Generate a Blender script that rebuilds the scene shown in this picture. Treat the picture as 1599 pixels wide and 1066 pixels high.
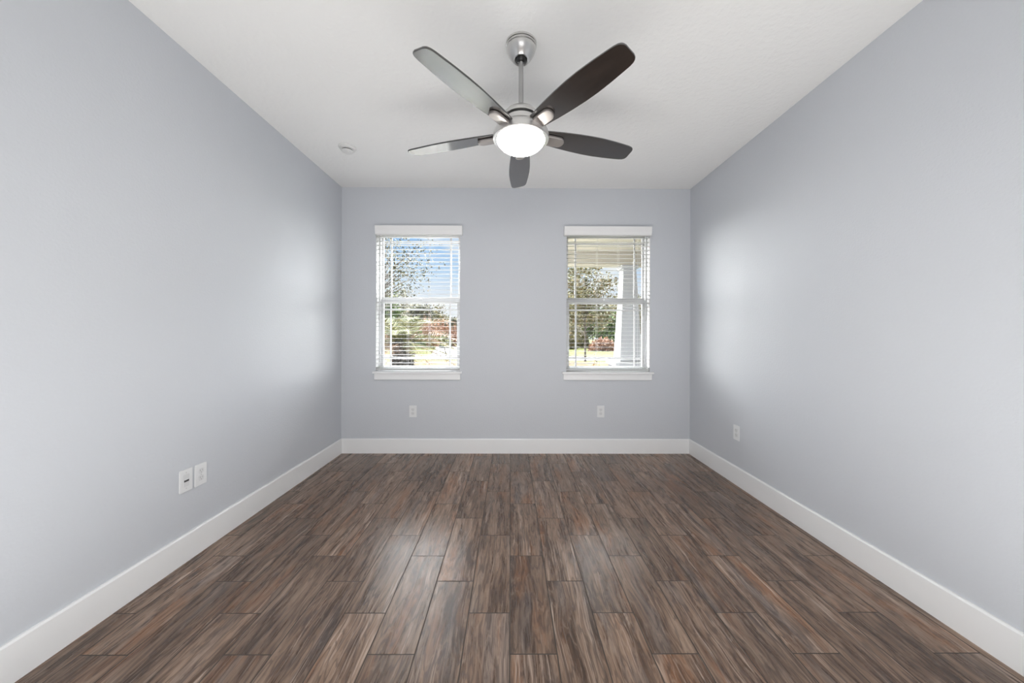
import bpy, bmesh, math, random
from mathutils import Vector, Matrix
S = bpy.context.scene
for o in list(bpy.data.objects): bpy.data.objects.remove(o)
C = S.collection
R = math.radians

# ------------------------------------------------------------------ camera
F, CX, CY, YAW, ROLL, EYE = 550.0, 800.9, 523.0, 0.35, 0.003, 1.223
cam = bpy.data.objects.new('camera', bpy.data.cameras.new('camera')); C.objects.link(cam)
cam.data.sensor_fit = 'HORIZONTAL'; cam.data.sensor_width = 36; cam.data.lens = 36*F/1599
cam.data.shift_x = (799.5-CX)/1599; cam.data.shift_y = (CY-533)/1599
cam.data.clip_start = 0.02; cam.data.clip_end = 400
CM = Matrix.Translation((0, 0, EYE)) @ Matrix.Rotation(-R(YAW), 4, 'Z') @ Matrix.Rotation(R(90), 4, 'X') @ Matrix.Rotation(ROLL, 4, 'Z')
cam.matrix_world = CM
S.camera = cam
S.view_settings.view_transform = 'Standard'; S.view_settings.look = 'None'
S.view_settings.gamma = 1; S.view_settings.use_curve_mapping = False
S.view_settings.exposure = 0.0

def on_y(px, py, Y):           # measured position on a vertical plane at distance Y
    d = CM.to_3x3() @ Vector(((px-CX)/F, (CY-py)/F, -1)); t = Y/d.y
    return Vector((d.x*t, Y, EYE+d.z*t))
def on_x(px, py, X):
    d = CM.to_3x3() @ Vector(((px-CX)/F, (CY-py)/F, -1)); t = X/d.x
    return Vector((X, d.y*t, EYE+d.z*t))
def on_z(px, py, Z):
    d = CM.to_3x3() @ Vector(((px-CX)/F, (CY-py)/F, -1)); t = (Z-EYE)/d.z
    return Vector((d.x*t, d.y*t, Z))

# ------------------------------------------------------------------ world, lights
def world():
    w = bpy.data.worlds.new('daylight'); S.world = w; w.use_nodes = True
    nt = w.node_tree; nt.nodes.clear()
    out = nt.nodes.new('ShaderNodeOutputWorld'); bg = nt.nodes.new('ShaderNodeBackground')
    tc = nt.nodes.new('ShaderNodeTexCoord'); sp = nt.nodes.new('ShaderNodeSeparateXYZ')
    nt.links.new(tc.outputs['Generated'], sp.inputs[0])
    rp = nt.nodes.new('ShaderNodeValToRGB'); nt.links.new(sp.outputs['Z'], rp.inputs[0])
    e = rp.color_ramp.elements
    e[0].position = 0.0; e[0].color = (.93, .95, 1.0, 1)
    e[1].position = 1.0; e[1].color = (1, 1, 1, 1)
    for p, c in ((.09, (.90, .935, 1.0)), (.17, (.58, .76, .98)), (.26, (.33, .57, .92)), (.32, (.30, .50, .85)), (.42, (.9, .95, 1))):
        k = rp.color_ramp.elements.new(p); k.color = (*c, 1)
    st = nt.nodes.new('ShaderNodeMapRange'); nt.links.new(sp.outputs['Z'], st.inputs[0])
    st.inputs[1].default_value = .31; st.inputs[2].default_value = .46
    st.inputs[3].default_value = 1.0; st.inputs[4].default_value = SKY_HIGH
    # clouds low in the sky
    mp = nt.nodes.new('ShaderNodeMapping'); mp.inputs['Scale'].default_value = (3, 3, 9)
    nt.links.new(tc.outputs['Generated'], mp.inputs[0])
    nz = nt.nodes.new('ShaderNodeTexNoise'); nz.inputs['Scale'].default_value = 1.6; nz.inputs['Detail'].default_value = 5
    nt.links.new(mp.outputs[0], nz.inputs[0])
    cr = nt.nodes.new('ShaderNodeMapRange'); cr.inputs[1].default_value = .5; cr.inputs[2].default_value = .68
    nt.links.new(nz.outputs[0], cr.inputs[0])
    mx = nt.nodes.new('ShaderNodeMix'); mx.data_type = 'RGBA'
    nt.links.new(cr.outputs[0], mx.inputs[0]); nt.links.new(rp.outputs[0], mx.inputs[6]); mx.inputs[7].default_value = (.95, .97, 1, 1)
    SWM = nt.nodes.new('ShaderNodeMix'); SWM.data_type = 'RGBA'; nt.links.new(mx.outputs[2], SWM.inputs[6]); SWM.inputs[7].default_value = (1, .985, .97, 1); nt.links.new(SWM.outputs[2], bg.inputs[0]); # added sky glow to both sides, out of view, lighting the side walls
    ab = nt.nodes.new('ShaderNodeMath'); ab.operation = 'ABSOLUTE'; nt.links.new(sp.outputs['X'], ab.inputs[0])
    sx = nt.nodes.new('ShaderNodeMapRange'); nt.links.new(ab.outputs[0], sx.inputs[0]); sx.inputs[1].default_value = .44; sx.inputs[2].default_value = .62
    sy = nt.nodes.new('ShaderNodeMapRange'); nt.links.new(sp.outputs['Y'], sy.inputs[0]); sy.inputs[1].default_value = .0; sy.inputs[2].default_value = .25
    ml = nt.nodes.new('ShaderNodeMath'); ml.operation = 'MULTIPLY'; nt.links.new(sx.outputs[0], ml.inputs[0]); nt.links.new(sy.outputs[0], ml.inputs[1])
    # added bright sky band above the view, for window glare on the floor
    z2 = nt.nodes.new('ShaderNodeMapRange'); nt.links.new(sp.outputs['Z'], z2.inputs[0]); z2.inputs[1].default_value = .33; z2.inputs[2].default_value = .46
    z3 = nt.nodes.new('ShaderNodeMapRange'); nt.links.new(sp.outputs['Z'], z3.inputs[0]); z3.inputs[1].default_value = .92; z3.inputs[2].default_value = .78
    m2 = nt.nodes.new('ShaderNodeMath'); m2.operation = 'MULTIPLY'; nt.links.new(z2.outputs[0], m2.inputs[0]); nt.links.new(z3.outputs[0], m2.inputs[1])
    m3 = nt.nodes.new('ShaderNodeMath'); m3.operation = 'MULTIPLY'; nt.links.new(m2.outputs[0], m3.inputs[0]); nt.links.new(sy.outputs[0], m3.inputs[1])
    a2 = nt.nodes.new('ShaderNodeMath'); a2.operation = 'MULTIPLY_ADD'; nt.links.new(m3.outputs[0], a2.inputs[0]); a2.inputs[1].default_value = FRONT_FILL; nt.links.new(st.outputs[0], a2.inputs[2]); st = a2
    ad = nt.nodes.new('ShaderNodeMath'); ad.operation = 'MULTIPLY_ADD'; nt.links.new(ml.outputs[0], ad.inputs[0]); ad.inputs[1].default_value = SIDE_FILL; nt.links.new(st.outputs[0], ad.inputs[2])
    nt.links.new(ad.outputs[0], bg.inputs[1]); nt.links.new(ml.outputs[0], SWM.inputs[0]); nt.links.new(bg.outputs[0], out.inputs[0])
    w.cycles.sampling_method = 'MANUAL'; w.cycles.sample_map_resolution = 512
SKY_HIGH = 2.5; SIDE_FILL = 23.0; FRONT_FILL = 31.0  # sky raised outside the camera's view to light the room
GLOBE = 60.0
world()
sun = bpy.data.objects.new('sun', bpy.data.lights.new('sun', 'SUN')); C.objects.link(sun)
sun.data.energy = 2.2; sun.data.angle = R(1.5); sun.data.color = (1, .95, .86)
sun.rotation_euler = Vector((.84, -.03, -.54)).to_track_quat('-Z', 'Y').to_euler()
def area(name, loc, direction, sx, sy, power, col=(1, 1, 1)):
    l = bpy.data.lights.new(name, 'AREA'); l.shape = 'RECTANGLE'; l.size = sx; l.size_y = sy; l.energy = power; l.color = col
    o = bpy.data.objects.new(name, l); C.objects.link(o); o.location = loc
    o.rotation_euler = Vector(direction).to_track_quat('-Z', 'Z').to_euler(); return o
# added fill lamps: one behind the camera, one below view aimed at the ceiling
area('rear_fill', (0.1, -4.3, 1.35), (0, 1, .30), 3.5, 2.2, 62, (1, .99, .985))
area('low_up_fill', (0.05, .35, .16), (0, .40, 1), 2.9, 1.3, 62, (1, .992, .975))

# ------------------------------------------------------------------ materials
def mat(name, base=(.8, .8, .8), rough=.5, metal=0, spec=.5, coat=0):
    m = bpy.data.materials.new(name); m.use_nodes = True
    b = m.node_tree.nodes['Principled BSDF']
    b.inputs['Base Color'].default_value = (*base, 1); b.inputs['Roughness'].default_value = rough
    b.inputs['Metallic'].default_value = metal; b.inputs['Specular IOR Level'].default_value = spec
    b.inputs['Coat Weight'].default_value = coat
    return m
def N(m, t): return m.node_tree.nodes.new('ShaderNode'+t)
def L(m, a, b): m.node_tree.links.new(a, b)
def bump_noise(m, scale, strength, dist, detail=3, rough=.5, stretch=None):
    tc = N(m, 'TexCoord'); nz = N(m, 'TexNoise'); bp = N(m, 'Bump')
    nz.inputs['Scale'].default_value = scale; nz.inputs['Detail'].default_value = detail; nz.inputs['Roughness'].default_value = rough
    if stretch:
        mp = N(m, 'Mapping'); mp.inputs['Scale'].default_value = stretch
        L(m, tc.outputs['Object'], mp.inputs[0]); L(m, mp.outputs[0], nz.inputs[0])
    else: L(m, tc.outputs['Object'], nz.inputs[0])
    bp.inputs['Strength'].default_value = strength; bp.inputs['Distance'].default_value = dist
    L(m, nz.outputs[0], bp.inputs['Height']); L(m, bp.outputs[0], m.node_tree.nodes['Principled BSDF'].inputs['Normal'])
    return nz
def mottled(name, c1, c2, scale, rough=.8, spec=.3, detail=4, stretch=(1, 1, 1), lo=.35, hi=.65):
    m = mat(name, c1, rough, 0, spec)
    tc = N(m, 'TexCoord'); mp = N(m, 'Mapping'); mp.inputs['Scale'].default_value = stretch
    nz = N(m, 'TexNoise'); nz.inputs['Scale'].default_value = scale; nz.inputs['Detail'].default_value = detail
    rp = N(m, 'ValToRGB'); rp.color_ramp.elements[0].position = lo; rp.color_ramp.elements[1].position = hi
    rp.color_ramp.elements[0].color = (*c1, 1); rp.color_ramp.elements[1].color = (*c2, 1)
    L(m, tc.outputs['Object'], mp.inputs[0]); L(m, mp.outputs[0], nz.inputs[0]); L(m, nz.outputs[0], rp.inputs[0])
    L(m, rp.outputs[0], m.node_tree.nodes['Principled BSDF'].inputs['Base Color'])
    return m
WALL = mat('pale_grey_blue_paint', (.590, .612, .650), .5, 0, .35); bump_noise(WALL, 80, .38, .0028, 3)
CEIL = mat('white_textured_ceiling_paint', (.88, .88, .87), .9, 0, .1)
bump_noise(CEIL, 34, .75, .005, 4, .5)
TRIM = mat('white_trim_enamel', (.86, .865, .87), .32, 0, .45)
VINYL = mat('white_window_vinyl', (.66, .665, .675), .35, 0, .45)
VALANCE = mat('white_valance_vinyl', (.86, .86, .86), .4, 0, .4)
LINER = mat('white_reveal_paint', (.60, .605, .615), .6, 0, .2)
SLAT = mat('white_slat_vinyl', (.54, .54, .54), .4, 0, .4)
PLATE = mat('white_plastic_plate', (.78, .79, .80), .3, 0, .5)
PLATE2 = mat('white_plastic_insert', (.70, .71, .72), .35, 0, .5)
SLOTG = mat('grey_slot', (.30, .30, .30), .7)
HOLE = mat('dark_slot', (.06, .06, .06), .7)
SCREW = mat('screw_head', (.62, .62, .62), .35, .6)
NICKEL = mat('brushed_nickel', (.66, .655, .645), .30, 1.0); bump_noise(NICKEL, 60, .12, .0006, 2, .5, (1, 1, 14))
NICKEL_F = mat('brushed_nickel_flat', (.44, .41, .39), .48, 1.0); bump_noise(NICKEL_F, 160, .15, .0005, 2, .5)
STEEL = mat('satin_grey_rod', (.42, .42, .42), .38, .85)
BLACK = mat('black_rubber_ball', (.012, .012, .012), .35)
DETECT = mat('detector_plastic', (.74, .74, .73), .4)
LIPG = mat('detector_vent_dark', (.03, .03, .03), .7)
CORD = mat('white_ladder_cord', (.72, .72, .72), .8)
WANDM = mat('translucent_grey_wand', (.50, .50, .50), .25)

def blade_mat():
    m = mat('dark_espresso_blade', (.03, .026, .024), .25, 0, .15, 1.0)
    b = m.node_tree.nodes['Principled BSDF']; b.inputs['Coat Roughness'].default_value = .17; b.inputs['Coat IOR'].default_value = 2.1
    tc = N(m, 'TexCoord'); mp = N(m, 'Mapping'); mp.inputs['Scale'].default_value = (5, 90, 5)
    nz = N(m, 'TexNoise'); nz.inputs['Scale'].default_value = 1; nz.inputs['Detail'].default_value = 5
    rp = N(m, 'ValToRGB'); e = rp.color_ramp.elements
    e[0].position = .35; e[0].color = (.008, .007, .0068, 1); e[1].position = .7; e[1].color = (.024, .018, .015, 1)
    L(m, tc.outputs['Object'], mp.inputs[0]); L(m, mp.outputs[0], nz.inputs[0]); L(m, nz.outputs[0], rp.inputs[0]); L(m, rp.outputs[0], b.inputs['Base Color'])
    return m
BLADE = blade_mat()
def emis(name, col, s):
    m = bpy.data.materials.new(name); m.use_nodes = True; nt = m.node_tree; nt.nodes.clear()
    o = nt.nodes.new('ShaderNodeOutputMaterial'); e = nt.nodes.new('ShaderNodeEmission')
    e.inputs[0].default_value = (*col, 1); e.inputs[1].default_value = s; nt.links.new(e.outputs[0], o.inputs[0]); return m
GLOW = emis('lit_frosted_glass', (1, .965, .92), GLOBE)
def glass_mat():
    m = bpy.data.materials.new('window_glass'); m.use_nodes = True; nt = m.node_tree; nt.nodes.clear()
    o = nt.nodes.new('ShaderNodeOutputMaterial'); t = nt.nodes.new('ShaderNodeBsdfTransparent'); g = nt.nodes.new('ShaderNodeBsdfGlossy')
    g.inputs['Roughness'].default_value = .02; t.inputs[0].default_value = (.97, .98, .975, 1)
    lw = nt.nodes.new('ShaderNodeLayerWeight'); lw.inputs[0].default_value = .5; pw = nt.nodes.new('ShaderNodeMath'); pw.operation = 'POWER'; pw.inputs[1].default_value = 5
    nt.links.new(lw.outputs['Facing'], pw.inputs[0]); fr = nt.nodes.new('ShaderNodeMath'); fr.operation = 'MULTIPLY_ADD'; fr.inputs[1].default_value = .95; fr.inputs[2].default_value = .035; nt.links.new(pw.outputs[0], fr.inputs[0]); mx = nt.nodes.new('ShaderNodeMixShader')
    nt.links.new(fr.outputs[0], mx.inputs[0]); nt.links.new(t.outputs[0], mx.inputs[1]); nt.links.new(g.outputs[0], mx.inputs[2]); nt.links.new(mx.outputs[0], o.inputs[0])
    return m
GLASS = glass_mat()

PW, PL = .1818, .6015
def floor_mat():
    m = mat('wood_look_plank_tile', (.15, .1, .08), .3, 0, .6)
    b = m.node_tree.nodes['Principled BSDF']
    def M(op, a, c=None, d=None):
        n = N(m, 'Math'); n.operation = op
        for i, v in enumerate((a, c, d)):
            if v is None: continue
            if isinstance(v, (int, float)): n.inputs[i].default_value = v
            else: L(m, v, n.inputs[i])
        return n.outputs[0]
    tc = N(m, 'TexCoord'); sp = N(m, 'SeparateXYZ'); L(m, tc.outputs['Object'], sp.inputs[0])
    X, Y = sp.outputs[0], sp.outputs[1]
    u = M('DIVIDE', X, PW); k = M('FLOOR', u); fu = M('SUBTRACT', u, k)
    k3 = M('FLOORED_MODULO', M('ADD', k, 1), 3)
    ph = M('MULTIPLY_ADD', k3, PL/3, -.348)
    v = M('DIVIDE', M('ADD', Y, ph), PL); r = M('FLOOR', v); fv = M('SUBTRACT', v, r)
    # distance to the joints, metres
    du = M('MULTIPLY', M('MINIMUM', fu, M('SUBTRACT', 1, fu)), PW)
    dv = M('MULTIPLY', M('MINIMUM', fv, M('SUBTRACT', 1, fv)), PL)
    dj = M('MINIMUM', du, dv)
    gm = N(m, 'MapRange'); L(m, dj, gm.inputs[0]); gm.inputs[1].default_value = .0016; gm.inputs[2].default_value = .0028
    gm.inputs[3].default_value = 1; gm.inputs[4].default_value = 0
    cb = N(m, 'CombineXYZ'); L(m, k, cb.inputs[0]); L(m, r, cb.inputs[1])
    wn = N(m, 'TexWhiteNoise'); wn.noise_dimensions = '3D'; L(m, cb.outputs[0], wn.inputs[0])
    ws = N(m, 'SeparateColor'); L(m, wn.outputs['Color'], ws.inputs[0])
    r1, r2, r3 = ws.outputs
    # plank-local coordinates, shifted at random
    lx = M('MULTIPLY_ADD', r1, 37.0, X); ly = M('MULTIPLY_ADD', r2, 53.0, Y); lz = M('MULTIPLY', r3, 20.0)
    pc = N(m, 'CombineXYZ'); L(m, lx, pc.inputs[0]); L(m, ly, pc.inputs[1]); L(m, lz, pc.inputs[2])
    # gentle warp so that the grain wanders
    wv = N(m, 'TexNoise'); wv.inputs['Scale'].default_value = 2.6; wv.inputs['Detail'].default_value = 2; L(m, pc.outputs[0], wv.inputs[0])
    wx = M('MULTIPLY', M('SUBTRACT', wv.outputs[0], .5), .045)
    lx2 = M('ADD', lx, wx)
    pc2 = N(m, 'CombineXYZ'); L(m, lx2, pc2.inputs[0]); L(m, ly, pc2.inputs[1]); L(m, lz, pc2.inputs[2])
    def noise(scale, st, detail=5, rough=.6, src=pc2):
        mp = N(m, 'Mapping'); mp.inputs['Scale'].default_value = st; L(m, src.outputs[0], mp.inputs[0])
        nz = N(m, 'TexNoise'); nz.inputs['Scale'].default_value = scale; nz.inputs['Detail'].default_value = detail; nz.inputs['Roughness'].default_value = rough
        L(m, mp.outputs[0], nz.inputs[0]); return nz.outputs[0]
    def ramp(fac, pts):
        rp = N(m, 'ValToRGB'); L(m, fac, rp.inputs[0]); e = rp.color_ramp.elements
        e[0].position, e[0].color = pts[0][0], (*pts[0][1], 1); e[1].position, e[1].color = pts[-1][0], (*pts[-1][1], 1)
        for p, c in pts[1:-1]:
            q = e.new(p); q.color = (*c, 1)
        return rp.outputs[0]
    def mix(f, a, c, bt='MIX'):
        mx = N(m, 'Mix'); mx.data_type = 'RGBA'; mx.blend_type = bt
        if isinstance(f, (int, float)): mx.inputs[0].default_value = f
        else: L(m, f, mx.inputs[0])
        for i, v_ in ((6, a), (7, c)):
            if isinstance(v_, tuple): mx.inputs[i].default_value = (*v_, 1)
            else: L(m, v_, mx.inputs[i])
        return mx.outputs[2]
    g1 = noise(1, (26, 1.8, 1), 8, .72)
    base = ramp(g1, [(.30, (.040, .023, .015)), (.42, (.100, .060, .039)), (.50, (.158, .098, .065)), (.59, (.235, .155, .108)), (.69, (.37, .265, .195))])
    # broad patches: rusty, tan and grey
    g2 = noise(1, (9, 1.6, 1), 3, .5)
    base = mix(M('MULTIPLY', N_mr(m, g2, .52, .66), .60), base, (.235, .108, .050))
    g3 = noise(1.0, (11, 1.2, 3), 3, .5)
    base = mix(M('MULTIPLY', N_mr(m, g3, .54, .68), .50), base, (.165, .138, .125))
    # thin pale sapwood streaks running along the plank
    g4 = noise(1, (24, .55, 1), 2, .4)
    s = M('SUBTRACT', 1, M('DIVIDE', M('ABSOLUTE', M('SUBTRACT', g4, .57)), .017)); s = M('MAXIMUM', s, 0)
    s = M('MULTIPLY', s, N_mr(m, noise(1, (6, 1.5, 7), 2, .5), .42, .52))
    base = mix(M('MULTIPLY', s, .85), base, (.44, .335, .27))
    # dark cracks and fine grain
    g5 = noise(1, (150, 6, 1), 6, .75)
    base = mix(M('MULTIPLY', N_mr(m, g5, .56, .70), .62), base, (.040, .029, .026))
    g6 = noise(1, (170, 7, 9), 3, .6)
    base = mix(M('MULTIPLY', N_mr(m, g6, .58, .72), .45), base, (.36, .29, .245))
    g7 = noise(1, (13, 2.9, 5), 6, .68)
    base = mix(M('MULTIPLY', N_mr(m, g7, .56, .68), .62), base, (.050, .033, .026))
    # growth-ring lines following the contours of a broad field
    g8 = noise(1, (7.5, .9, 4), 4, .55)
    ring = M('SINE', M('MULTIPLY', g8, 95.0))
    base = mix(M('MULTIPLY', N_mr(m, ring, .45, .95), .50), base, (.045, .029, .022))
    base = mix(M('MULTIPLY', N_mr(m, ring, -.75, -.98), .30), base, (.33, .25, .195))
    # knots
    vo = N(m, 'TexVoronoi'); vo.inputs['Scale'].default_value = 1; mp = N(m, 'Mapping'); mp.inputs['Scale'].default_value = (5.5, 2.6, 1)
    L(m, pc.outputs[0], mp.inputs[0]); L(m, mp.outputs[0], vo.inputs[0])
    kn = N_mr(m, vo.outputs['Distance'], .13, .03)
    base = mix(M('MULTIPLY', kn, .75), base, (.040, .030, .027))
    # per plank value
    pv = M('MULTIPLY_ADD', r3, .50, .86)
    cbv = N(m, 'CombineColor'); L(m, pv, cbv.inputs[0]); L(m, pv, cbv.inputs[1]); L(m, pv, cbv.inputs[2])
    base = mix(1.0, base, cbv.outputs[0], 'MULTIPLY')
    base = mix(gm.outputs[0], base, (.082, .072, .064))
    L(m, base, b.inputs['Base Color'])
    rr = M('MULTIPLY_ADD', g1, .12, .22); L(m, M('MULTIPLY_ADD', gm.outputs[0], .4, rr), b.inputs['Roughness'])
    L(m, M('MULTIPLY_ADD', gm.outputs[0], -.5, .5), b.inputs['Specular IOR Level'])
    h = M('MULTIPLY_ADD', g5, -.15, M('MULTIPLY', g1, .25)); h = M('SUBTRACT', h, M('MULTIPLY', gm.outputs[0], .9))
    bp = N(m, 'Bump'); bp.inputs['Strength'].default_value = .35; bp.inputs['Distance'].default_value = .0022
    L(m, h, bp.inputs['Height']); L(m, bp.outputs[0], b.inputs['Normal'])
    return m
def N_mr(m, src, a, b_):
    n = N(m, 'MapRange'); n.interpolation_type = 'SMOOTHSTEP' if a < b_ else 'LINEAR'
    L(m, src, n.inputs[0]); n.inputs[1].default_value = a; n.inputs[2].default_value = b_; return n.outputs[0]
FLOOR = floor_mat()

# ------------------------------------------------------------------ mesh helpers
class MB:
    def __init__(s): s.v = []; s.f = []
    def box(s, x0, y0, z0, x1, y1, z1):
        i = len(s.v)
        s.v += [(x0,y0,z0),(x1,y0,z0),(x1,y1,z0),(x0,y1,z0),(x0,y0,z1),(x1,y0,z1),(x1,y1,z1),(x0,y1,z1)]
        s.f += [(i,i+3,i+2,i+1),(i+4,i+5,i+6,i+7),(i,i+1,i+5,i+4),(i+1,i+2,i+6,i+5),(i+2,i+3,i+7,i+6),(i+3,i,i+4,i+7)]
        return s
    def lathe(s, prof, n=64, c=(0, 0, 0)):
        """prof: (r, z) from bottom to top, revolved about z"""
        i0 = len(s.v)
        for r, z in prof:
            for k in range(n):
                a = 2*math.pi*k/n; s.v.append((c[0]+r*math.cos(a), c[1]+r*math.sin(a), c[2]+z))
        for j in range(len(prof)-1):
            for k in range(n):
                a = i0+j*n+k; b = i0+j*n+(k+1) % n; s.f.append((a, b, b+n, a+n))
        if prof[0][0] > 1e-5: s.f.append(tuple(i0+n-1-k for k in range(n)))
        if prof[-1][0] > 1e-5: s.f.append(tuple(i0+(len(prof)-1)*n+k for k in range(n)))
        return s
    def prism(s, poly, fn, h0, h1):
        """poly of 2D points; fn(p, h) -> 3D"""
        i = len(s.v); n = len(poly)
        s.v += [fn(p, h0) for p in poly] + [fn(p, h1) for p in poly]
        s.f += [tuple(i+n-1-k for k in range(n)), tuple(i+n+k for k in range(n))]
        s.f += [(i+k, i+(k+1) % n, i+n+(k+1) % n, i+n+k) for k in range(n)]
        return s
    def tube(s, pts, rad, n=8):
        i0 = len(s.v); P = [Vector(p) for p in pts]
        for j, p in enumerate(P):
            t = (P[min(j+1, len(P)-1)]-P[max(j-1, 0)]).normalized()
            a = t.cross(Vector((0, 0, 1)) if abs(t.z) < .9 else Vector((1, 0, 0))).normalized(); b = t.cross(a)
            r = rad[j] if isinstance(rad, (list, tuple)) else rad
            for k in range(n):
                an = 2*math.pi*k/n; s.v.append(tuple(p+a*r*math.cos(an)+b*r*math.sin(an)))
        for j in range(len(P)-1):
            for k in range(n):
                a = i0+j*n+k; b = i0+j*n+(k+1) % n; s.f.append((a, b, b+n, a+n))
        s.f += [tuple(i0+n-1-k for k in range(n)), tuple(i0+(len(P)-1)*n+k for k in range(n))]
        return s
    def quad(s, a, b, c, d):
        i = len(s.v); s.v += [tuple(a), tuple(b), tuple(c), tuple(d)]; s.f.append((i, i+1, i+2, i+3)); return s
    def build(s, name, m, parent=None, bevel=0, smooth=False, seg=2, fix=True):
        me = bpy.data.meshes.new(name); me.from_pydata(s.v, [], s.f); me.materials.append(m)
        if fix:
            bm = bmesh.new(); bm.from_mesh(me); bmesh.ops.remove_doubles(bm, verts=bm.verts, dist=1e-6)
            bmesh.ops.recalc_face_normals(bm, faces=bm.faces); bm.to_mesh(me); bm.free()
        if smooth:
            for p in me.polygons: p.use_smooth = True
            try: me.set_sharp_from_angle(angle=R(38))
            except Exception: pass
        o = bpy.data.objects.new(name, me); C.objects.link(o)
        if parent: o.parent = parent
        if bevel:
            b = o.modifiers.new('bevel', 'BEVEL'); b.width = bevel; b.segments = seg; b.limit_method = 'ANGLE'; b.angle_limit = R(40)
        return o
def thing(name, label, cat, loc=(0, 0, 0), rz=0, group=None):
    o = bpy.data.objects.new(name, None); C.objects.link(o); o.empty_display_size = .05
    o.location = loc; o.rotation_euler = (0, 0, rz); return tag(o, label, cat, group)
def tag(o, label, cat, group=None, kind=None):
    o['label'] = label; o['category'] = cat
    if group: o['group'] = group
    if kind: o['kind'] = kind
    return o
def struct(o, label=None, cat=None):
    o['kind'] = 'structure'
    if label: o['label'] = label
    if cat: o['category'] = cat
    return o

# ------------------------------------------------------------------ room shell
YB, XL, XR, H, YR = 3.65, -1.750, 1.863, 2.745, -.95
T = .16
struct(MB().box(XL-T, -5.0, -.12, XR+T, YB+T, 0).build('floor', FLOOR), 'brown wood-look plank tile floor laid in a stepped third-offset bond', 'floor')
struct(MB().box(XL-T, -5.0, H, XR+T, YB+T, H+.15).build('ceiling', CEIL), 'white textured ceiling', 'ceiling')
struct(MB().box(XL-T, YR, 0, XL, YB+T, H).build('wall_left', WALL), 'pale grey-blue painted wall on the left', 'wall')
struct(MB().box(XR, YR, 0, XR+T, YB+T, H).build('wall_right', WALL), 'pale grey-blue painted wall on the right', 'wall')
ZS, ZT = .846, 2.31
wins = [(on_y(586.7, 500, YB).x, on_y(718.3, 500, YB).x), (on_y(884.3, 500, YB).x, on_y(1015, 500, YB).x)]
(a0, a1), (b0, b1) = wins
bw = MB()
bw.box(XL, YB, 0, a0, YB+T, H).box(a1, YB, 0, b0, YB+T, H).box(b1, YB, 0, XR, YB+T, H)
for x0, x1 in wins: bw.box(x0, YB, 0, x1, YB+T, ZS).box(x0, YB, ZT, x1, YB+T, H)
struct(bw.build('wall_back', WALL), 'pale grey-blue wall with two windows', 'wall')
ew = MB(); ew.box(XR+T, YB, -.2, 9, YB+T, 3.0).box(-9, YB, -.2, XL-T, YB+T, 3.0)
struct(ew.build('wall_exterior', mat('dark_exterior_stucco', (.10, .105, .115), .8)))  # added beside the room to block sky; kept dark to shade the porch
# rear wall with a wide cased opening, and the space behind it
rw = MB(); rw.box(XL-T, YR-.12, 0, -1.35, YR, H).box(1.45, YR-.12, 0, XR+T, YR, H).box(-1.35, YR-.12, 2.35, 1.45, YR, H)
struct(rw.build('wall_rear', WALL))
aw = MB(); aw.box(XL-T, -5.0, 0, XL-.0, YR-.12, H).box(XR, -5.0, 0, XR+T, YR-.12, H); struct(aw.build('wall_adjoining', WALL))
struct(MB().box(XL, -5.0, 0, XR, -4.85, H).build('wall_adjoining_end', WALL))

BH, BT = .150, .014
bp = [(0, 0), (BT, 0), (BT, BH-.008), (BT-.005, BH), (0, BH)]
struct(MB().prism(bp, lambda p, h: (h, YB-p[0], p[1]), XL, XR).build('baseboard_back', TRIM))
struct(MB().prism(bp, lambda p, h: (XL+p[0], h, p[1]), YR, YB-BT*.0).build('baseboard_left', TRIM))
struct(MB().prism(bp, lambda p, h: (XR-p[0], h, p[1]), YR, YB-BT*.0).build('baseboard_right', TRIM))

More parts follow.
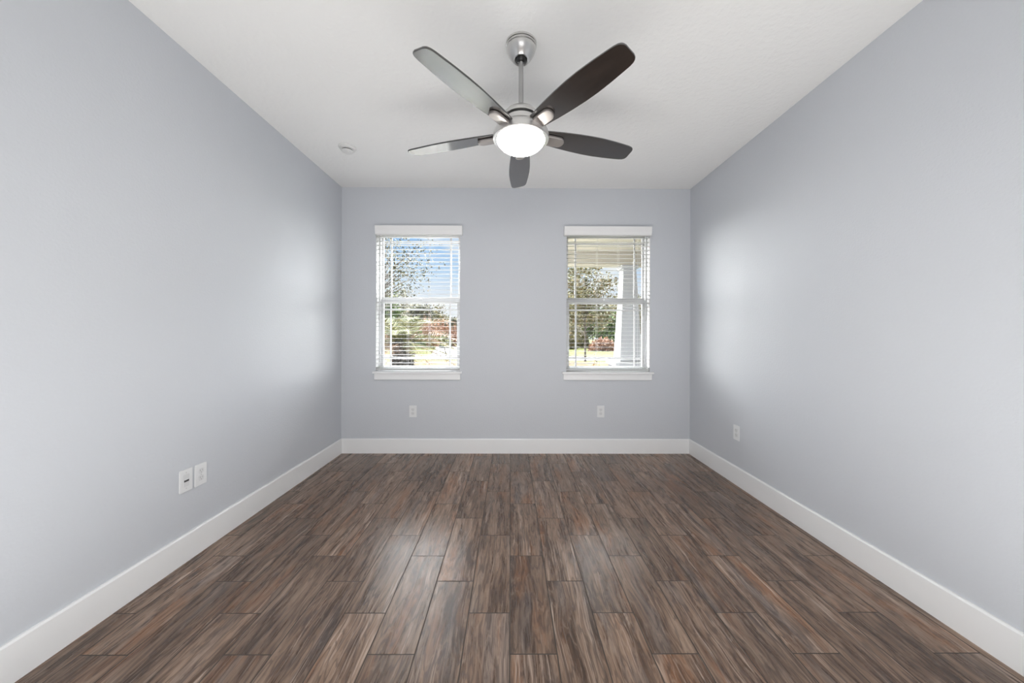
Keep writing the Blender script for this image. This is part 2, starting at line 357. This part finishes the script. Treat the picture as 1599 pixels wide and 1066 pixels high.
# ------------------------------------------------------------------ windows
def rect_frame(mb, x0, x1, z0, z1, y0, y1, l, r, b, t):
    mb.box(x0, y0, z0, x0+l, y1, z1).box(x1-r, y0, z0, x1, y1, z1)
    mb.box(x0+l, y0, z0, x1-r, y1, z0+b).box(x0+l, y0, z1-t, x1-r, y1, z1)
def window(n, x0, x1):
    w = bpy.data.objects.new(f'window_{n}', None); C.objects.link(w); w.location = ((x0+x1)/2, YB, ZS); w['kind'] = 'structure'
    w['label'] = ('left' if n == 1 else 'right') + ' white single-hung window with a perimeter grille'
    ox = -(x0+x1)/2
    def put(mb, name, m, parent=w, bevel=.002):
        mb.v = [(v[0]+ox, v[1]-YB, v[2]-ZS) for v in mb.v]; return mb.build(name, m, parent, bevel)
    f = MB(); rect_frame(f, x0, x1, ZS, ZT, YB+.085, YB+T, .018, .018, .026, .018); put(f, 'window_frame', VINYL)
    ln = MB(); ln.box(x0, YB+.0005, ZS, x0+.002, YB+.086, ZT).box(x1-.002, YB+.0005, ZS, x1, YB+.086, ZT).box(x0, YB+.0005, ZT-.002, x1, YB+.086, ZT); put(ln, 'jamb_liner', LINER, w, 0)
    # lower sash, inner track
    zl0, zl1 = ZS+.012, 1.602
    s = MB(); rect_frame(s, x0+.016, x1-.016, zl0, zl1, YB+.098, YB+.126, .030, .030, .034, .048); lo = put(s, 'lower_sash', VINYL)
    g0, g1, gb, gt = x0+.046, x1-.046, zl0+.034, zl1-.048
    def bars(mb, vx, hz, g0, g1, gb, gt, y):
        for v in vx: mb.box(v-.008, y, gb-.002, v+.008, y+.010, gt+.002)
        for h in hz: mb.box(g0-.002, y+.001, h-.008, g1+.002, y+.009, h+.008)
        return mb
    put(bars(MB(), (g0+.072, g1-.076), (gt-.062, gb+.088), g0, g1, gb, gt, YB+.107), 'grille', VINYL, lo, .001)
    put(MB().box(g0-.004, YB+.111, gb-.004, g1+.004, YB+.113, gt+.004), 'pane', GLASS, lo, 0)
    put(MB().box((x0+x1)/2-.022, YB+.088, zl1-.012, (x0+x1)/2+.022, YB+.1, zl1+.004), 'sash_lock', VINYL, lo)
    # upper sash, outer track
    zu0, zu1 = 1.575, ZT-.012
    s = MB(); rect_frame(s, x0+.014, x1-.014, zu0, zu1, YB+.128, YB+.152, .022, .022, .048, .034); up = put(s, 'upper_sash', VINYL)
    g0, g1, gb, gt = x0+.036, x1-.036, zu0+.048, zu1-.034
    put(bars(MB(), (g0+.080, g1-.080), (2.205,), g0, g1, gb, gt, YB+.135), 'grille', VINYL, up, .001)
    put(MB().box(g0-.004, YB+.139, gb-.004, g1+.004, YB+.141, gt+.004), 'pane', GLASS, up, 0)
    # stool and apron
    L0, L1 = on_y(581.2 if n == 1 else 878.2, 582, YB-.03).x, on_y(720.6 if n == 1 else 1021.4, 582, YB-.03).x
    st = MB(); st.box(L0, YB-.034, ZS-.022, L1, YB-.0005, ZS-.001); st.box(x0+.001, YB-.001, ZS-.022, x1-.001, YB+.09, ZS-.001+.0011)
    put(st, 'window_sill', TRIM, w, .003)
    put(MB().box(L0+.014, YB-.018, ZS-.086, L1-.014, YB-.0005, ZS-.022), 'apron', TRIM, w, .003)
    return w
for i, (x0, x1) in enumerate(wins):
    window(i+1, x0, x1)
    p = area(f'window_portal', ((x0+x1)/2, YB+.20, (ZS+ZT)/2), (0, -1, 0), x1-x0+.02, ZT-ZS, 1)
    p.data.cycles.is_portal = True

# ------------------------------------------------------------------ blinds
def blind(x0, x1, wand_px, label, vx0, vx1):
    t = thing('window_blind', label, 'blind', ((x0+x1)/2, YB, ZT), 0, 'white venetian blinds in the windows')
    cx = (x0+x1)/2; hw = (x1-x0)/2-.004
    zt = ZT
    # valance: crown profile standing proud of the wall
    prof = [(-.050, -.062), (-.050, -.050), (-.058, -.022), (-.062, .018), (-.062, .026), (-.004, .026), (-.004, -.062)]
    v = MB(); v.prism(prof, lambda p, h: (h, p[0], p[1]), vx0-cx, vx1-cx); v.build('valance', VALANCE, t, .0015)
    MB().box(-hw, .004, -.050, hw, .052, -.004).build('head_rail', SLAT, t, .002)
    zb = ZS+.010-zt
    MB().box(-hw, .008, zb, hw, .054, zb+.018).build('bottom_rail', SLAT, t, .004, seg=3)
    # slats
    pitch = .0422; z = -.072; ang = R(1.3); k = 0
    me = None; n = int((z-(zb+.03))/pitch)+1
    for i in range(n):
        zz = z-i*pitch
        if me is None:
            s = MB(); pr = []
            for j in range(9):
                q = -1+j/4; pr.append((q*.025, .0009*(1-q*q)+.0009))
            for j in range(9):
                q = 1-j/4; pr.append((q*.025, .0009*(1-q*q)-.0009))
            s.prism(pr, lambda p, h: (h, p[0], p[1]), -hw, hw)
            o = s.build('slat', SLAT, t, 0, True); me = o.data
        else:
            o = bpy.data.objects.new('slat', me); C.objects.link(o); o.parent = t
        o.location = (0, .031, zz)
        o.rotation_euler = (R(.0+4.4*max(0, min(1, (zz+zt-1.58)/.10))), 0, 0)
    for q in (-.76, -.26, .26, .76):
        c = MB()
        for yy in (.0045, .0575): c.box(q*hw-.0010, yy, zb+.012, q*hw+.0010, yy+.0010, -.045)
        c.build('ladder_cord', CORD, t)
        MB().lathe([(0, -.003), (.006, -.003), (.007, 0), (.005, .002)], 16, (q*hw, .030, zb)).build('rail_button', CORD, t)
    wx = on_y(wand_px, 430, YB).x-cx
    MB().tube([(wx, -.004, -.052), (wx, -.005, -.2), (wx, -.004, -.905)], .0038, 8).build('tilt_wand', WANDM, t, 0, True)
    MB().lathe([(0, -.940), (.0055, -.938), (.0055, -.905), (.003, -.900)], 12, (wx, -.004, 0)).build('wand_grip', WANDM, t, 0, True)
    return t
blind(a0, a1, 592.6, 'open white venetian blind in the left window, before the palm and blue sky', on_y(585, 360, YB-.06).x, on_y(721.5, 360, YB-.06).x)
blind(b0, b1, 1008.4, 'open white venetian blind in the right window, before the porch column', on_y(881.5, 360, YB-.06).x, on_y(1018.5, 360, YB-.06).x)

# ------------------------------------------------------------------ wall plates
def rounded(w, h, r, n=5):
    pts = []
    for cx, cy, a0_ in ((w/2-r, h/2-r, 0), (-w/2+r, h/2-r, 90), (-w/2+r, -h/2+r, 180), (w/2-r, -h/2+r, 270)):
        for j in range(n+1):
            a = R(a0_+90*j/n); pts.append((cx+r*math.cos(a), cy+r*math.sin(a)))
    return pts
def wall_plate(name, label, cat, loc, rz, kind, group):
    """front faces local -y"""
    t = thing(name, label, cat, loc, rz, group)
    P = lambda p, h: (p[0], -h, p[1])
    MB().prism(rounded(.076, .120, .004), P, .0003, .0065).build('cover_plate', PLATE, t, .0018, seg=3)
    if kind == 'outlet':
        for s in (1, -1):
            z = s*.0195
            rc = MB().prism([(x, y+z) for x, y in rounded(.034, .029, .009)], P, .005, .0078).build('receptacle', PLATE2, t, .0005)
            h = MB()
            h.box(-.0078, -.0083, z-.001, -.0058, -.0070, z+.009).box(.0058, -.0083, z-.0005, .0075, -.0070, z+.008)
            h.prism([(.0024*math.cos(a*.5236), z-.0075+.0024*math.sin(a*.5236)) for a in range(12)], P, .0070, .0083)
            h.build('slots', SLOTG, rc)
        MB().prism([(.003*math.cos(a*.5236), .003*math.sin(a*.5236)) for a in range(12)], P, .0062, .0076).build('screw', SCREW, t)
    else:
        ins = MB().prism(rounded(.033, .066, .003), P, .005, .0078).build('insert', PLATE2, t, .0006)
        MB().box(-.014, -.0090, -.0065, .014, -.0070, .0035).build('jack_socket', HOLE, ins)
        MB().box(-.010, -.0100, .0040, .010, -.0070, .0075).build('latch', PLATE, ins)
        for z in (.042, -.042):
            MB().prism([(.003*math.cos(a*.5236), z+.003*math.sin(a*.5236)) for a in range(12)], P, .0062, .0072).build('screw', SCREW, t)
    return t
g = 'white electrical outlets low on the walls'
wall_plate('wall_outlet', 'white duplex outlet on the window wall, below the left window', 'outlet', on_y(645, 642, YB), 0, 'outlet', g)
wall_plate('wall_outlet', 'white duplex outlet on the window wall, below the right window', 'outlet', on_y(937.8, 642.3, YB), 0, 'outlet', g)
wall_plate('wall_outlet', 'white duplex outlet low on the right-hand side wall', 'outlet', on_x(1150.8, 675.5, XR), R(-90), 'outlet', g)
wall_plate('wall_outlet', 'white duplex outlet on the left side wall, just beyond the data jack', 'outlet', on_x(312.3, 740, XL), R(90), 'outlet', g)
wall_plate('data_jack_plate', 'white wall plate with one dark data jack on the left wall', 'wall plate', on_x(289, 749.8, XL), R(90), 'data', None)

# ------------------------------------------------------------------ smoke detector
sd = on_z(542.5, 229.5, H)
t = thing('smoke_detector', 'round white smoke detector on the ceiling near the left wall', 'smoke detector', sd)
MB().lathe([(.060, -.012), (.068, -.008), (.068, 0)], 48).build('base', DETECT, t, 0, True)
MB().lathe([(0, -.041), (.030, -.041), (.042, -.039), (.047, -.035), (.047, -.033)], 48).build('cover', DETECT, t, 0, True)
MB().lathe([(.041, -.034), (.041, -.023)], 48).build('vent_slot', LIPG, t, 0, True)
MB().lathe([(.047, -.0245), (.058, -.021), (.061, -.011)], 48).build('housing', DETECT, t, 0, True)
MB().lathe([(0, -.0435), (.006, -.0435), (.006, -.040)], 16, (.012, -.012, 0)).build('test_button', DETECT, t)

# ------------------------------------------------------------------ ceiling fan
FX, FY = .050, 1.843
fan = thing('ceiling_fan', 'five-blade ceiling fan, dark blades, brushed nickel body and glowing glass bowl light', 'ceiling fan', (FX, FY, H))
dz = -H
MB().lathe([(.031, -.074), (.033, -.083), (.043, -.085), (.047, -.081), (.060, -.066), (.071, -.046), (.0765, -.030), (.0765, -.0265), (.073, -.0250), (.073, -.0235), (.079, -.0225), (.079, -.0145), (.0745, -.0135), (.0745, -.0115), (.0805, -.0105), (.0805, 0)], 72).build('canopy', NICKEL, fan, 0, True)
MB().lathe([(.0, -.101), (.014, -.098), (.024, -.091), (.030, -.080), (.0305, -.066)], 40).build('hanger_ball', BLACK, fan, 0, True)
MB().lathe([(.0125, 2.395+dz), (.0125, -.080)], 32).build('downrod', STEEL, fan, 0, True)
MB().lathe([(.019, 2.400+dz), (.019, 2.420+dz), (.0145, 2.424+dz)], 32).build('rod_collar', STEEL, fan, 0, True)
mh = MB().lathe([(.086, 2.352+dz), (.0925, 2.354+dz), (.0925, 2.362+dz), (.088, 2.374+dz), (.074, 2.390+dz), (.048, 2.404+dz), (.022, 2.411+dz)], 72).build('motor_cap', NICKEL, fan, 0, True)
MB().lathe([(.083, 2.342+dz), (.083, 2.353+dz)], 72).build('seam_band', mat('dark_seam', (.05, .05, .05), .5), fan, 0, True)
MB().lathe([(.118, 2.268+dz), (.098, 2.276+dz), (.0885, 2.288+dz), (.0865, 2.300+dz), (.0865, 2.343+dz)], 72).build('motor_housing', NICKEL, fan, 0, True)
MB().lathe([(.136, 2.240+dz), (.1450, 2.243+dz), (.147, 2.258+dz), (.143, 2.276+dz), (.132, 2.292+dz), (.112, 2.304+dz), (.086, 2.310+dz)], 72).build('light_ring', NICKEL, fan, 0, True)
gl = []
for j in range(15):
    a = R(90*j/14); gl.append((.127*math.sin(a)**1.15, 2.250+dz-.074*math.cos(a)))
gl[0] = (0, gl[0][1])
MB().lathe(gl+[(.125, 2.256+dz)], 72).build('glass_bowl', GLOW, fan, 0, True)
# blades: local +x outwards; the edge on the counter-clockwise side sits lower
R0, R1 = .118, .668
def half_w(s):     # s 0..1
    pts = [(0, .043), (.08, .049), (.2, .0565), (.35, .0635), (.5, .0675), (.62, .0675), (.75, .0635), (.87, .0575), (.93, .0540), (.965, .0495), (.985, .0430), (.995, .0350), (1, .024)]
    for (p, a), (q, b) in zip(pts, pts[1:]):
        if s <= q: return a+(b-a)*(s-p)/(q-p)
    return pts[-1][1]
def blade_mesh():
    m = MB(); n = 48; outline = []
    ss = [1-(1-i/n)**1.6 for i in range(n+1)]
    up = [(R0+(R1-R0)*s, half_w(s)) for s in ss]; dn = [(x, -w) for x, w in reversed(up)]
    m.prism(up+dn, lambda p, h: (p[0], p[1], h), -.004, .004)
    return m
def arm_mesh():
    # tongue under the blade root plus the neck to the motor
    m = MB(); pts = [(.128, .031)]
    pts = [(.106, .026), (.150, .0315), (.205, .0315)]
    for j in range(0, 13):
        a = R(90-180*j/12); pts.append((.212+.0315*math.cos(a), .0315*math.sin(a)))
    pts += [(.205, -.0315), (.150, -.0315), (.106, -.026)]
    m.prism(pts, lambda p, h: (p[0], p[1], h), -.0215, -.0045)
    return m
bm0 = am0 = None
PITCH = 12.5
for k in range(5):
    a = R(89.7+72*k)
    Mx = Matrix.Translation((0, 0, 2.280+dz)) @ Matrix.Rotation(a, 4, 'Z') @ Matrix.Rotation(-R(PITCH), 4, 'X')
    if bm0 is None:
        b = blade_mesh().build('blade', BLADE, fan, .002); bm0 = b.data
        ar = arm_mesh().build('blade_bracket', NICKEL_F, b, .005, seg=3); am0 = ar.data
        nk = MB().box(.080, -.024, -.016, .126, .024, .002).build('bracket_neck', NICKEL_F, b, .004, seg=3); nm0 = nk.data
    else:
        b = bpy.data.objects.new('blade', bm0); C.objects.link(b); b.parent = fan; q = b.modifiers.new('bevel', 'BEVEL'); q.width = .002; q.segments = 2; q.limit_method = 'ANGLE'; q.angle_limit = R(40)
        ar = bpy.data.objects.new('blade_bracket', am0); C.objects.link(ar); ar.parent = b; q = ar.modifiers.new('bevel', 'BEVEL'); q.width = .005; q.segments = 3; q.limit_method = 'ANGLE'; q.angle_limit = R(40)
        nk = bpy.data.objects.new('bracket_neck', nm0); C.objects.link(nk); nk.parent = b; q = nk.modifiers.new('bevel', 'BEVEL'); q.width = .004; q.segments = 3; q.limit_method = 'ANGLE'; q.angle_limit = R(40)
    b.matrix_local = Mx

# ------------------------------------------------------------------ outside
GZ = -.20
GRASS = mottled('lawn_grass', (.046, .056, .009), (.068, .070, .014), 1.2, .9, .1, 6)
DRY = mottled('dry_tan_grass', (.080, .060, .032), (.102, .080, .046), 1.5, .9, .1, 6)
CONC = mottled('pale_concrete', (.20, .195, .19), (.24, .235, .23), .8, .8, .2)
DARKC = mottled('dark_porch_concrete', (.05, .048, .046), (.07, .068, .065), .8, .8, .2)  # slab colour kept low so less light bounces up under the porch
BARK = mottled('tree_bark', (.10, .085, .075), (.16, .145, .13), 6, .9, .1)
PALMB = mottled('palm_bark', (.03, .027, .025), (.12, .11, .10), 14, .9, .1, 4, (1, 1, 1.0), .45, .62)
STONE = mottled('dark_pedestal_stone', (.05, .05, .055), (.16, .155, .15), 7, .8, .2)
COLM = mat('shaded_white_paint', (.34, .34, .345), .5, 0, .3)  # white paint, its base darkened to give the column's shaded grey
CREAM = mat('cream_porch_paint', (.36, .325, .265), .6, 0, .2)
ROOFM = mottled('grey_roof_shingle', (.16, .16, .17), (.26, .26, .27), 6, .9, .1)
HOUSEM = mottled('tan_stucco', (.50, .40, .33), (.56, .46, .38), 5, .9, .1)
def leafm(name, *cols, spec=.2):
    m = mat(name, cols[0], .6, 0, spec); ge = N(m, 'NewGeometry'); rp = N(m, 'ValToRGB'); e = rp.color_ramp.elements
    rp.color_ramp.interpolation = 'CONSTANT'
    e[0].color = (*cols[0], 1); e[0].position = 0; e[1].position = 1-1/len(cols); e[1].color = (*cols[-1], 1)
    for i, c in enumerate(cols[1:-1]): q = e.new((i+1)/len(cols)); q.color = (*c, 1)
    L(m, ge.outputs['Random Per Island'], rp.inputs[0]); L(m, rp.outputs[0], m.node_tree.nodes['Principled BSDF'].inputs['Base Color'])
    return m
LF_OLIVE = leafm('olive_leaves', (0.100, 0.095, 0.035), (0.150, 0.135, 0.050), (0.180, 0.125, 0.060), (0.070, 0.075, 0.030), (0.210, 0.190, 0.100))
LF_GREY = leafm('grey_green_leaves', (0.080, 0.085, 0.060), (0.120, 0.125, 0.070), (0.050, 0.055, 0.045), (0.170, 0.150, 0.080))
LF_GREEN = leafm('green_leaves', (0.050, 0.100, 0.020), (0.090, 0.150, 0.035), (0.130, 0.180, 0.060), (0.030, 0.055, 0.020))
LF_RUST = leafm('rusty_leaves', (0.270, 0.128, 0.075), (0.330, 0.188, 0.120), (0.180, 0.090, 0.060), (0.390, 0.255, 0.180))
LF_ORANGE = leafm('orange_leaves', (0.310, 0.130, 0.060), (0.350, 0.190, 0.100), (0.240, 0.180, 0.060))
LF_PALM = leafm('palm_leaflets', (0.076, 0.094, 0.020), (0.123, 0.129, 0.036), (0.171, 0.148, 0.056), (0.057, 0.066, 0.020))
LF_DEADP = leafm('dry_palm_leaflets', (0.220, 0.130, 0.075), (0.260, 0.170, 0.110), (0.170, 0.100, 0.060))

def ground(name, poly, z, m, th=.06):
    o = MB().prism(poly, lambda p, h: (p[0], p[1], h), z-th, z).build(name, m); return struct(o)
ground('front_lawn', [(-70, 3.9), (70, 3.9), (70, 120), (-70, 120)], GZ, GRASS, .3)
ground('bounce_walk', [(-6, 3.9), (.25, 3.9), (.25, 8.2), (-6, 8.2)], GZ+.03, mottled('pale_bounce_pavers', (.50, .49, .48), (.58, .57, .56), 3, .8, .2), .029)  # unseen pale ground, added to bounce light onto blades and ceiling
ground('dry_grass_verge', [(-40, 15.2), (40, 11.5), (40, 16.2), (-40, 22.2)], GZ+.012, DRY, .011)
ground('street', [(-40, 23.0), (40, 16.8), (40, 20.0), (-40, 26.8)], GZ+.02, CONC, .019)
ground('driveway_across', [(-5.5, 24.2), (-2.0, 24.0), (-5.0, 43), (-9.0, 43)], GZ+.024, CONC, .023)

rnd = random.Random(5)
def leaf(mb, p, s, rn):
    d = Vector((rn.gauss(0, 1), rn.gauss(0, 1), rn.gauss(0, 1))).normalized()
    e = d.cross(Vector((rn.gauss(0, 1), rn.gauss(0, 1), rn.gauss(0, 1)))).normalized()
    mb.quad(p-d*s, p+e*s*.45, p+d*s, p-e*s*.45)
def tree(label, x, y, height, trunk_h, crown_r, n, ls, m, seed, trunk_r=.09, clusters=26, name='tree', sparse=.5, group='trees across the street', lean=0):
    rn = random.Random(seed)
    t = thing(name, label, 'tree', (x, y, GZ), 0, group)
    w = MB(); top = Vector((lean, 0, height*.82))
    w.tube([(0, 0, 0), (lean*.2, .02, trunk_h*.5), (lean*.4, 0, trunk_h), tuple(top)], [trunk_r, trunk_r*.8, trunk_r*.6, trunk_r*.15], 8)
    cl = []
    cz = (height+trunk_h)/2; rz = (height-trunk_h)/2
    for i in range(clusters):
        d = Vector((rn.gauss(0, 1), rn.gauss(0, 1), rn.gauss(0, 1))).normalized()*(rn.random()**.45)
        p = Vector((lean*.7+d.x*crown_r, d.y*crown_r, cz+d.z*rz)); cl.append(p)
        b = Vector((lean*.4, 0, trunk_h+(p.z-trunk_h)*.45)); mid = (b+p)/2+Vector((0, 0, .12))
        w.tube([tuple(b), tuple(mid), tuple(p)], [trunk_r*.35, trunk_r*.2, trunk_r*.06], 5)
    w.build('trunk', BARK, t, 0, True, fix=False)
    f = MB()
    for i in range(n):
        c = rn.choice(cl); s = crown_r*sparse*.5
        leaf(f, c+Vector((rn.gauss(0, s), rn.gauss(0, s), rn.gauss(0, s*.7))), ls*rn.uniform(.6, 1.3), rn)
    f.build('foliage', m, t, fix=False); return t
def bush(label, x, y, rx, ry, h, n, ls, m, seed, group='shrubs across the street', z=GZ, name='bush'):
    rn = random.Random(seed); t = thing(name, label, 'bush', (x, y, z), 0, group)
    w = MB()
    for i in range(9):
        a = rn.uniform(0, 6.28); w.tube([(0, 0, 0), (math.cos(a)*rx*.6, math.sin(a)*ry*.6, h*.7)], [.02, .008], 5)
    w.build('stems', BARK, t, fix=False)
    f = MB()
    for i in range(n):
        d = Vector((rn.gauss(0, 1), rn.gauss(0, 1), abs(rn.gauss(0, 1)))).normalized()*(rn.random()**.3)
        bump = 1+.14*math.sin(5*d.x*3+seed)+.1*math.sin(7*d.y*3)
        leaf(f, Vector((d.x*rx, d.y*ry, d.z*h*bump)), ls*rn.uniform(.6, 1.3), rn)
    f.build('foliage', m, t, fix=False); return t
def xat(px, Y): return on_y(px, 500, Y).x
# overhanging tree seen through the top of the left window
tree('tall sparse grey-green tree against the sky, seen through the left window', xat(588, 17), 17, 7.6, 2.1, 2.8, 2300, .075, LF_GREY, 11, .11, 40, sparse=.32, group=None)
tree('slim yellow-olive tree on the lawn, seen through the right window', xat(914, 19), 19, 5.6, 1.15, 1.75, 6500, .085, LF_OLIVE, 3, .075, 40, sparse=.36, group=None)
# far greenery
far = [
 (602, 43, 6.6, 1.2, 1.7, LF_GREEN, 'green'), (630, 74, 10.5, 1.5, 3.4, LF_OLIVE, 'olive'), (657, 51, 6.0, .6, 1.9, LF_GREY, 'grey'), (684, 65, 6.6, 1, 2.2, LF_OLIVE, 'olive'), (706, 50, 3.9, .7, 1.2, LF_GREY, 'grey'),
 (884, 45, 6.6, .6, 1.8, LF_OLIVE, 'olive'), (905, 66, 8.8, .5, 3.0, LF_OLIVE, 'olive'), (926, 52, 6.0, .5, 1.9, LF_GREEN, 'green'), (948, 39, 4.3, .5, 1.5, LF_GREEN, 'green'), (963, 78, 9.6, .8, 3.2, LF_OLIVE, 'olive'), (985, 46, 6.4, .8, 1.8, LF_OLIVE, 'olive'), (1014, 60, 7.4, .8, 2.4, LF_GREEN, 'green')]
place = ['leftmost of the far trees, behind the palm', 'far tree standing right behind the palm crown', 'far tree between the palm and the driveway', 'far tree behind the rusty hedge by the driveway', 'low far tree beside the grey-roofed house',
 'far tree at the left edge of the right window', 'far tree left of the slim lawn tree', 'tall far tree just right of the slim lawn tree', 'low dense tree left of the porch column', 'far tree partly behind the porch column', 'far tree hidden mostly by the porch column', 'far tree beyond the porch column at right']
for i, (px, Y, h, th, cr, m, c) in enumerate(far):
    tree(f'{c} {place[i]}', xat(px, Y), Y, h, th, cr, 3600, .20, m, 20+i, .16, 24, sparse=.55)
hed = [(606, 36, 1.1, .8, 1.3, LF_RUST, 'rusty low shrub left of the palm trunk'), (648, 38, 1.2, .9, 2.2, LF_GREEN, 'green shrub right of the palm trunk'), (668, 42.3, 1.4, 1.0, 3.4, LF_RUST, 'tall rusty shrub behind the driveway'),
       (690, 46, 1.4, 1.0, 3.2, LF_RUST, 'rusty shrub below the grey-roofed house'), (696, 38.5, .7, .6, 1.6, LF_GREY, 'small dark shrub at the driveway side'), (711, 42.3, .9, .9, 2.4, LF_RUST, 'rusty shrub at right edge of the left window'),
       (888, 36, .9, .8, 1.9, LF_OLIVE, 'olive shrub at left edge of the right window'), (941, 32, 1.35, .8, 1.15, LF_RUST, 'wide low red-brown hedge bush between the slim tree trunk and the porch column'), (909, 39.5, .9, .8, 1.7, LF_OLIVE, 'olive shrub behind the slim tree trunk')]
for i, (px, Y, rx, ry, h, m, lb) in enumerate(hed):
    bush(lb, xat(px, Y), Y, rx, ry, h, 2600, .11, m, 60+i)
bush('orange-leaved garden shrub below the right window view, nearer than the street', xat(929, 8), 8, .27, .25, .86, 420, .045, LF_ORANGE, 90, None)

# leaning mailbox-like stake on the driveway edge
MB().tube([(0, 0, 0), (-.20, 0, .75)], [.05, .035], 8).build('stake', BARK)
o = bpy.data.objects['stake']; o.location = (xat(697.5, 24), 24, GZ); tag(o, 'dark leaning stake at the white driveway across the street', 'stake')

# palm
def palm(x, y):
    t = thing('palm_tree', 'stout palm with rough dark trunk and arching fronds outside the left window', 'palm', (x, y, GZ))
    rn = random.Random(2); w = MB(); th = 1.22
    prof = []
    for j in range(23):
        z = th*j/22; prof.append((.20+.035*(j % 2)+.05*(z/th), z))
    w.lathe([(0, 0)]+prof+[(0, th+.06)], 20)
    for j in range(150):     # cut leaf bases
        z = rn.uniform(.02, th); a = rn.uniform(0, 6.28); r = .21+.05*z/th
        p = Vector((math.cos(a)*r, math.sin(a)*r, z)); q = p+Vector((math.cos(a)*.07, math.sin(a)*.07, .09))
        w.tube([tuple(p), tuple(q)], [.036, .020], 5)
    w.build('trunk', PALMB, t, fix=False)
    for i in range(34):
        a = i*2.399963+.3; lift = rn.uniform(.15, 1.25) if i < 26 else rn.uniform(-.35, .05)
        dead = i >= 28 or (math.cos(a) > .35 and i % 3 == 0)
        Ln = rn.uniform(1.5, 2.0); f = MB(); pts = []
        for j in range(15):
            s = j/14; rr = Ln*s*(math.cos(lift)*.9+.12*s+.08); z = th+Ln*(math.sin(lift)*s-.55*s*s*(1.0 if lift > .2 else .55))
            pts.append(Vector((math.cos(a)*(.08+rr), math.sin(a)*(.08+rr), z)))
        f.tube([tuple(p) for p in pts], [.018*(1-.8*j/14) for j in range(15)], 5)
        for j in range(2, 60):
            s = j/60*14; i0 = int(s); fr = s-i0; p = pts[i0].lerp(pts[min(i0+1, 14)], fr)
            tdir = (pts[min(i0+1, 14)]-pts[max(i0-0, 0)]).normalized() if i0 < 14 else (pts[14]-pts[13]).normalized()
            side = tdir.cross(Vector((0, 0, 1))).normalized(); ll = .34*math.sin(math.pi*min(.97, .12+j/66))+.05
            for sg in (1, -1):
                d = (side*sg*.8+tdir*.55+Vector((0, 0, .25-.5*rn.random()))).normalized(); e = tdir*.011
                f.quad(p-e, p+e, p+d*ll+e*.2, p+d*ll-e*.2)
        f.build('frond', LF_DEADP if dead else LF_PALM, t, fix=False)
palm(xat(629, 9.2), 9.2)

# porch of the house seen through the right window
def porch():
    Yf = 5.6
    c = thing('porch_column', 'white tapered porch column on a dark stone pedestal outside the right window', 'column', (1.92, Yf, GZ))
    def frus(z0, z1, w0, w1, name, m, xo0=0, xo1=0, bev=.006):
        mb = MB(); v = []
        for z, w, xo in ((z0, w0, xo0), (z1, w1, xo1)):
            v += [(xo-w/2, 0, z), (xo+w/2, 0, z), (xo+w/2, w, z), (xo-w/2, w, z)]
        # centre the depth on the pedestal
        v = [(x, y+(.36-(w0 if i < 4 else w1))/2, z) for i, (x, y, z) in enumerate(v)]
        mb.v = v; mb.f = [(0, 3, 2, 1), (4, 5, 6, 7), (0, 1, 5, 4), (1, 2, 6, 5), (2, 3, 7, 6), (3, 0, 4, 7)]
        return mb.build(name, m, c, bev)
    g = -GZ
    frus(.0, .74+g, .50, .50, 'pedestal', STONE)
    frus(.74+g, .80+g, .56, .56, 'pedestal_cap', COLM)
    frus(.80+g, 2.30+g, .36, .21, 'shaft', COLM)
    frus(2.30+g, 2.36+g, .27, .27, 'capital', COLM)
    b = struct(MB().box(.20, Yf+.05, 2.36, 6.0, Yf+.31, 2.56).build('porch_beam', CREAM, None, .006), 'cream porch beam above the tapered column', 'beam')
    struct(MB().box(.20, YB+T+.002, 2.56, 6.0, Yf+.5, 2.68).build('porch_ceiling', CREAM), 'cream porch ceiling outside the right window', 'ceiling')
    struct(MB().box(.30, YB+T+.002, GZ-.05, 6.0, Yf+.40, GZ+.05).build('porch_slab', DARKC), 'concrete porch slab', 'floor')
porch()
# house across the street
def house():
    Y = 76; x = xat(714, Y)
    h = thing('neighbour_house', 'tan house with grey roof far across the street, at right in left window', 'house', (x, Y, GZ))
    MB().box(-3.0, 0, 0, 7, 8, 2.9).build('wall', HOUSEM, h)
    MB().prism([(-3.6, 2.9), (7.6, 2.9), (2.0, 5.0)], lambda p, q: (p[0], q, p[1]), -.6, 8.6).build('roof', ROOFM, h)
    for xx in (-1.8, .6): 
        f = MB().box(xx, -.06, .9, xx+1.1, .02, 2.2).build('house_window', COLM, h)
        MB().box(xx+.07, -.08, .97, xx+1.03, -.05, 2.13).build('house_pane', HOLE, f)
house()
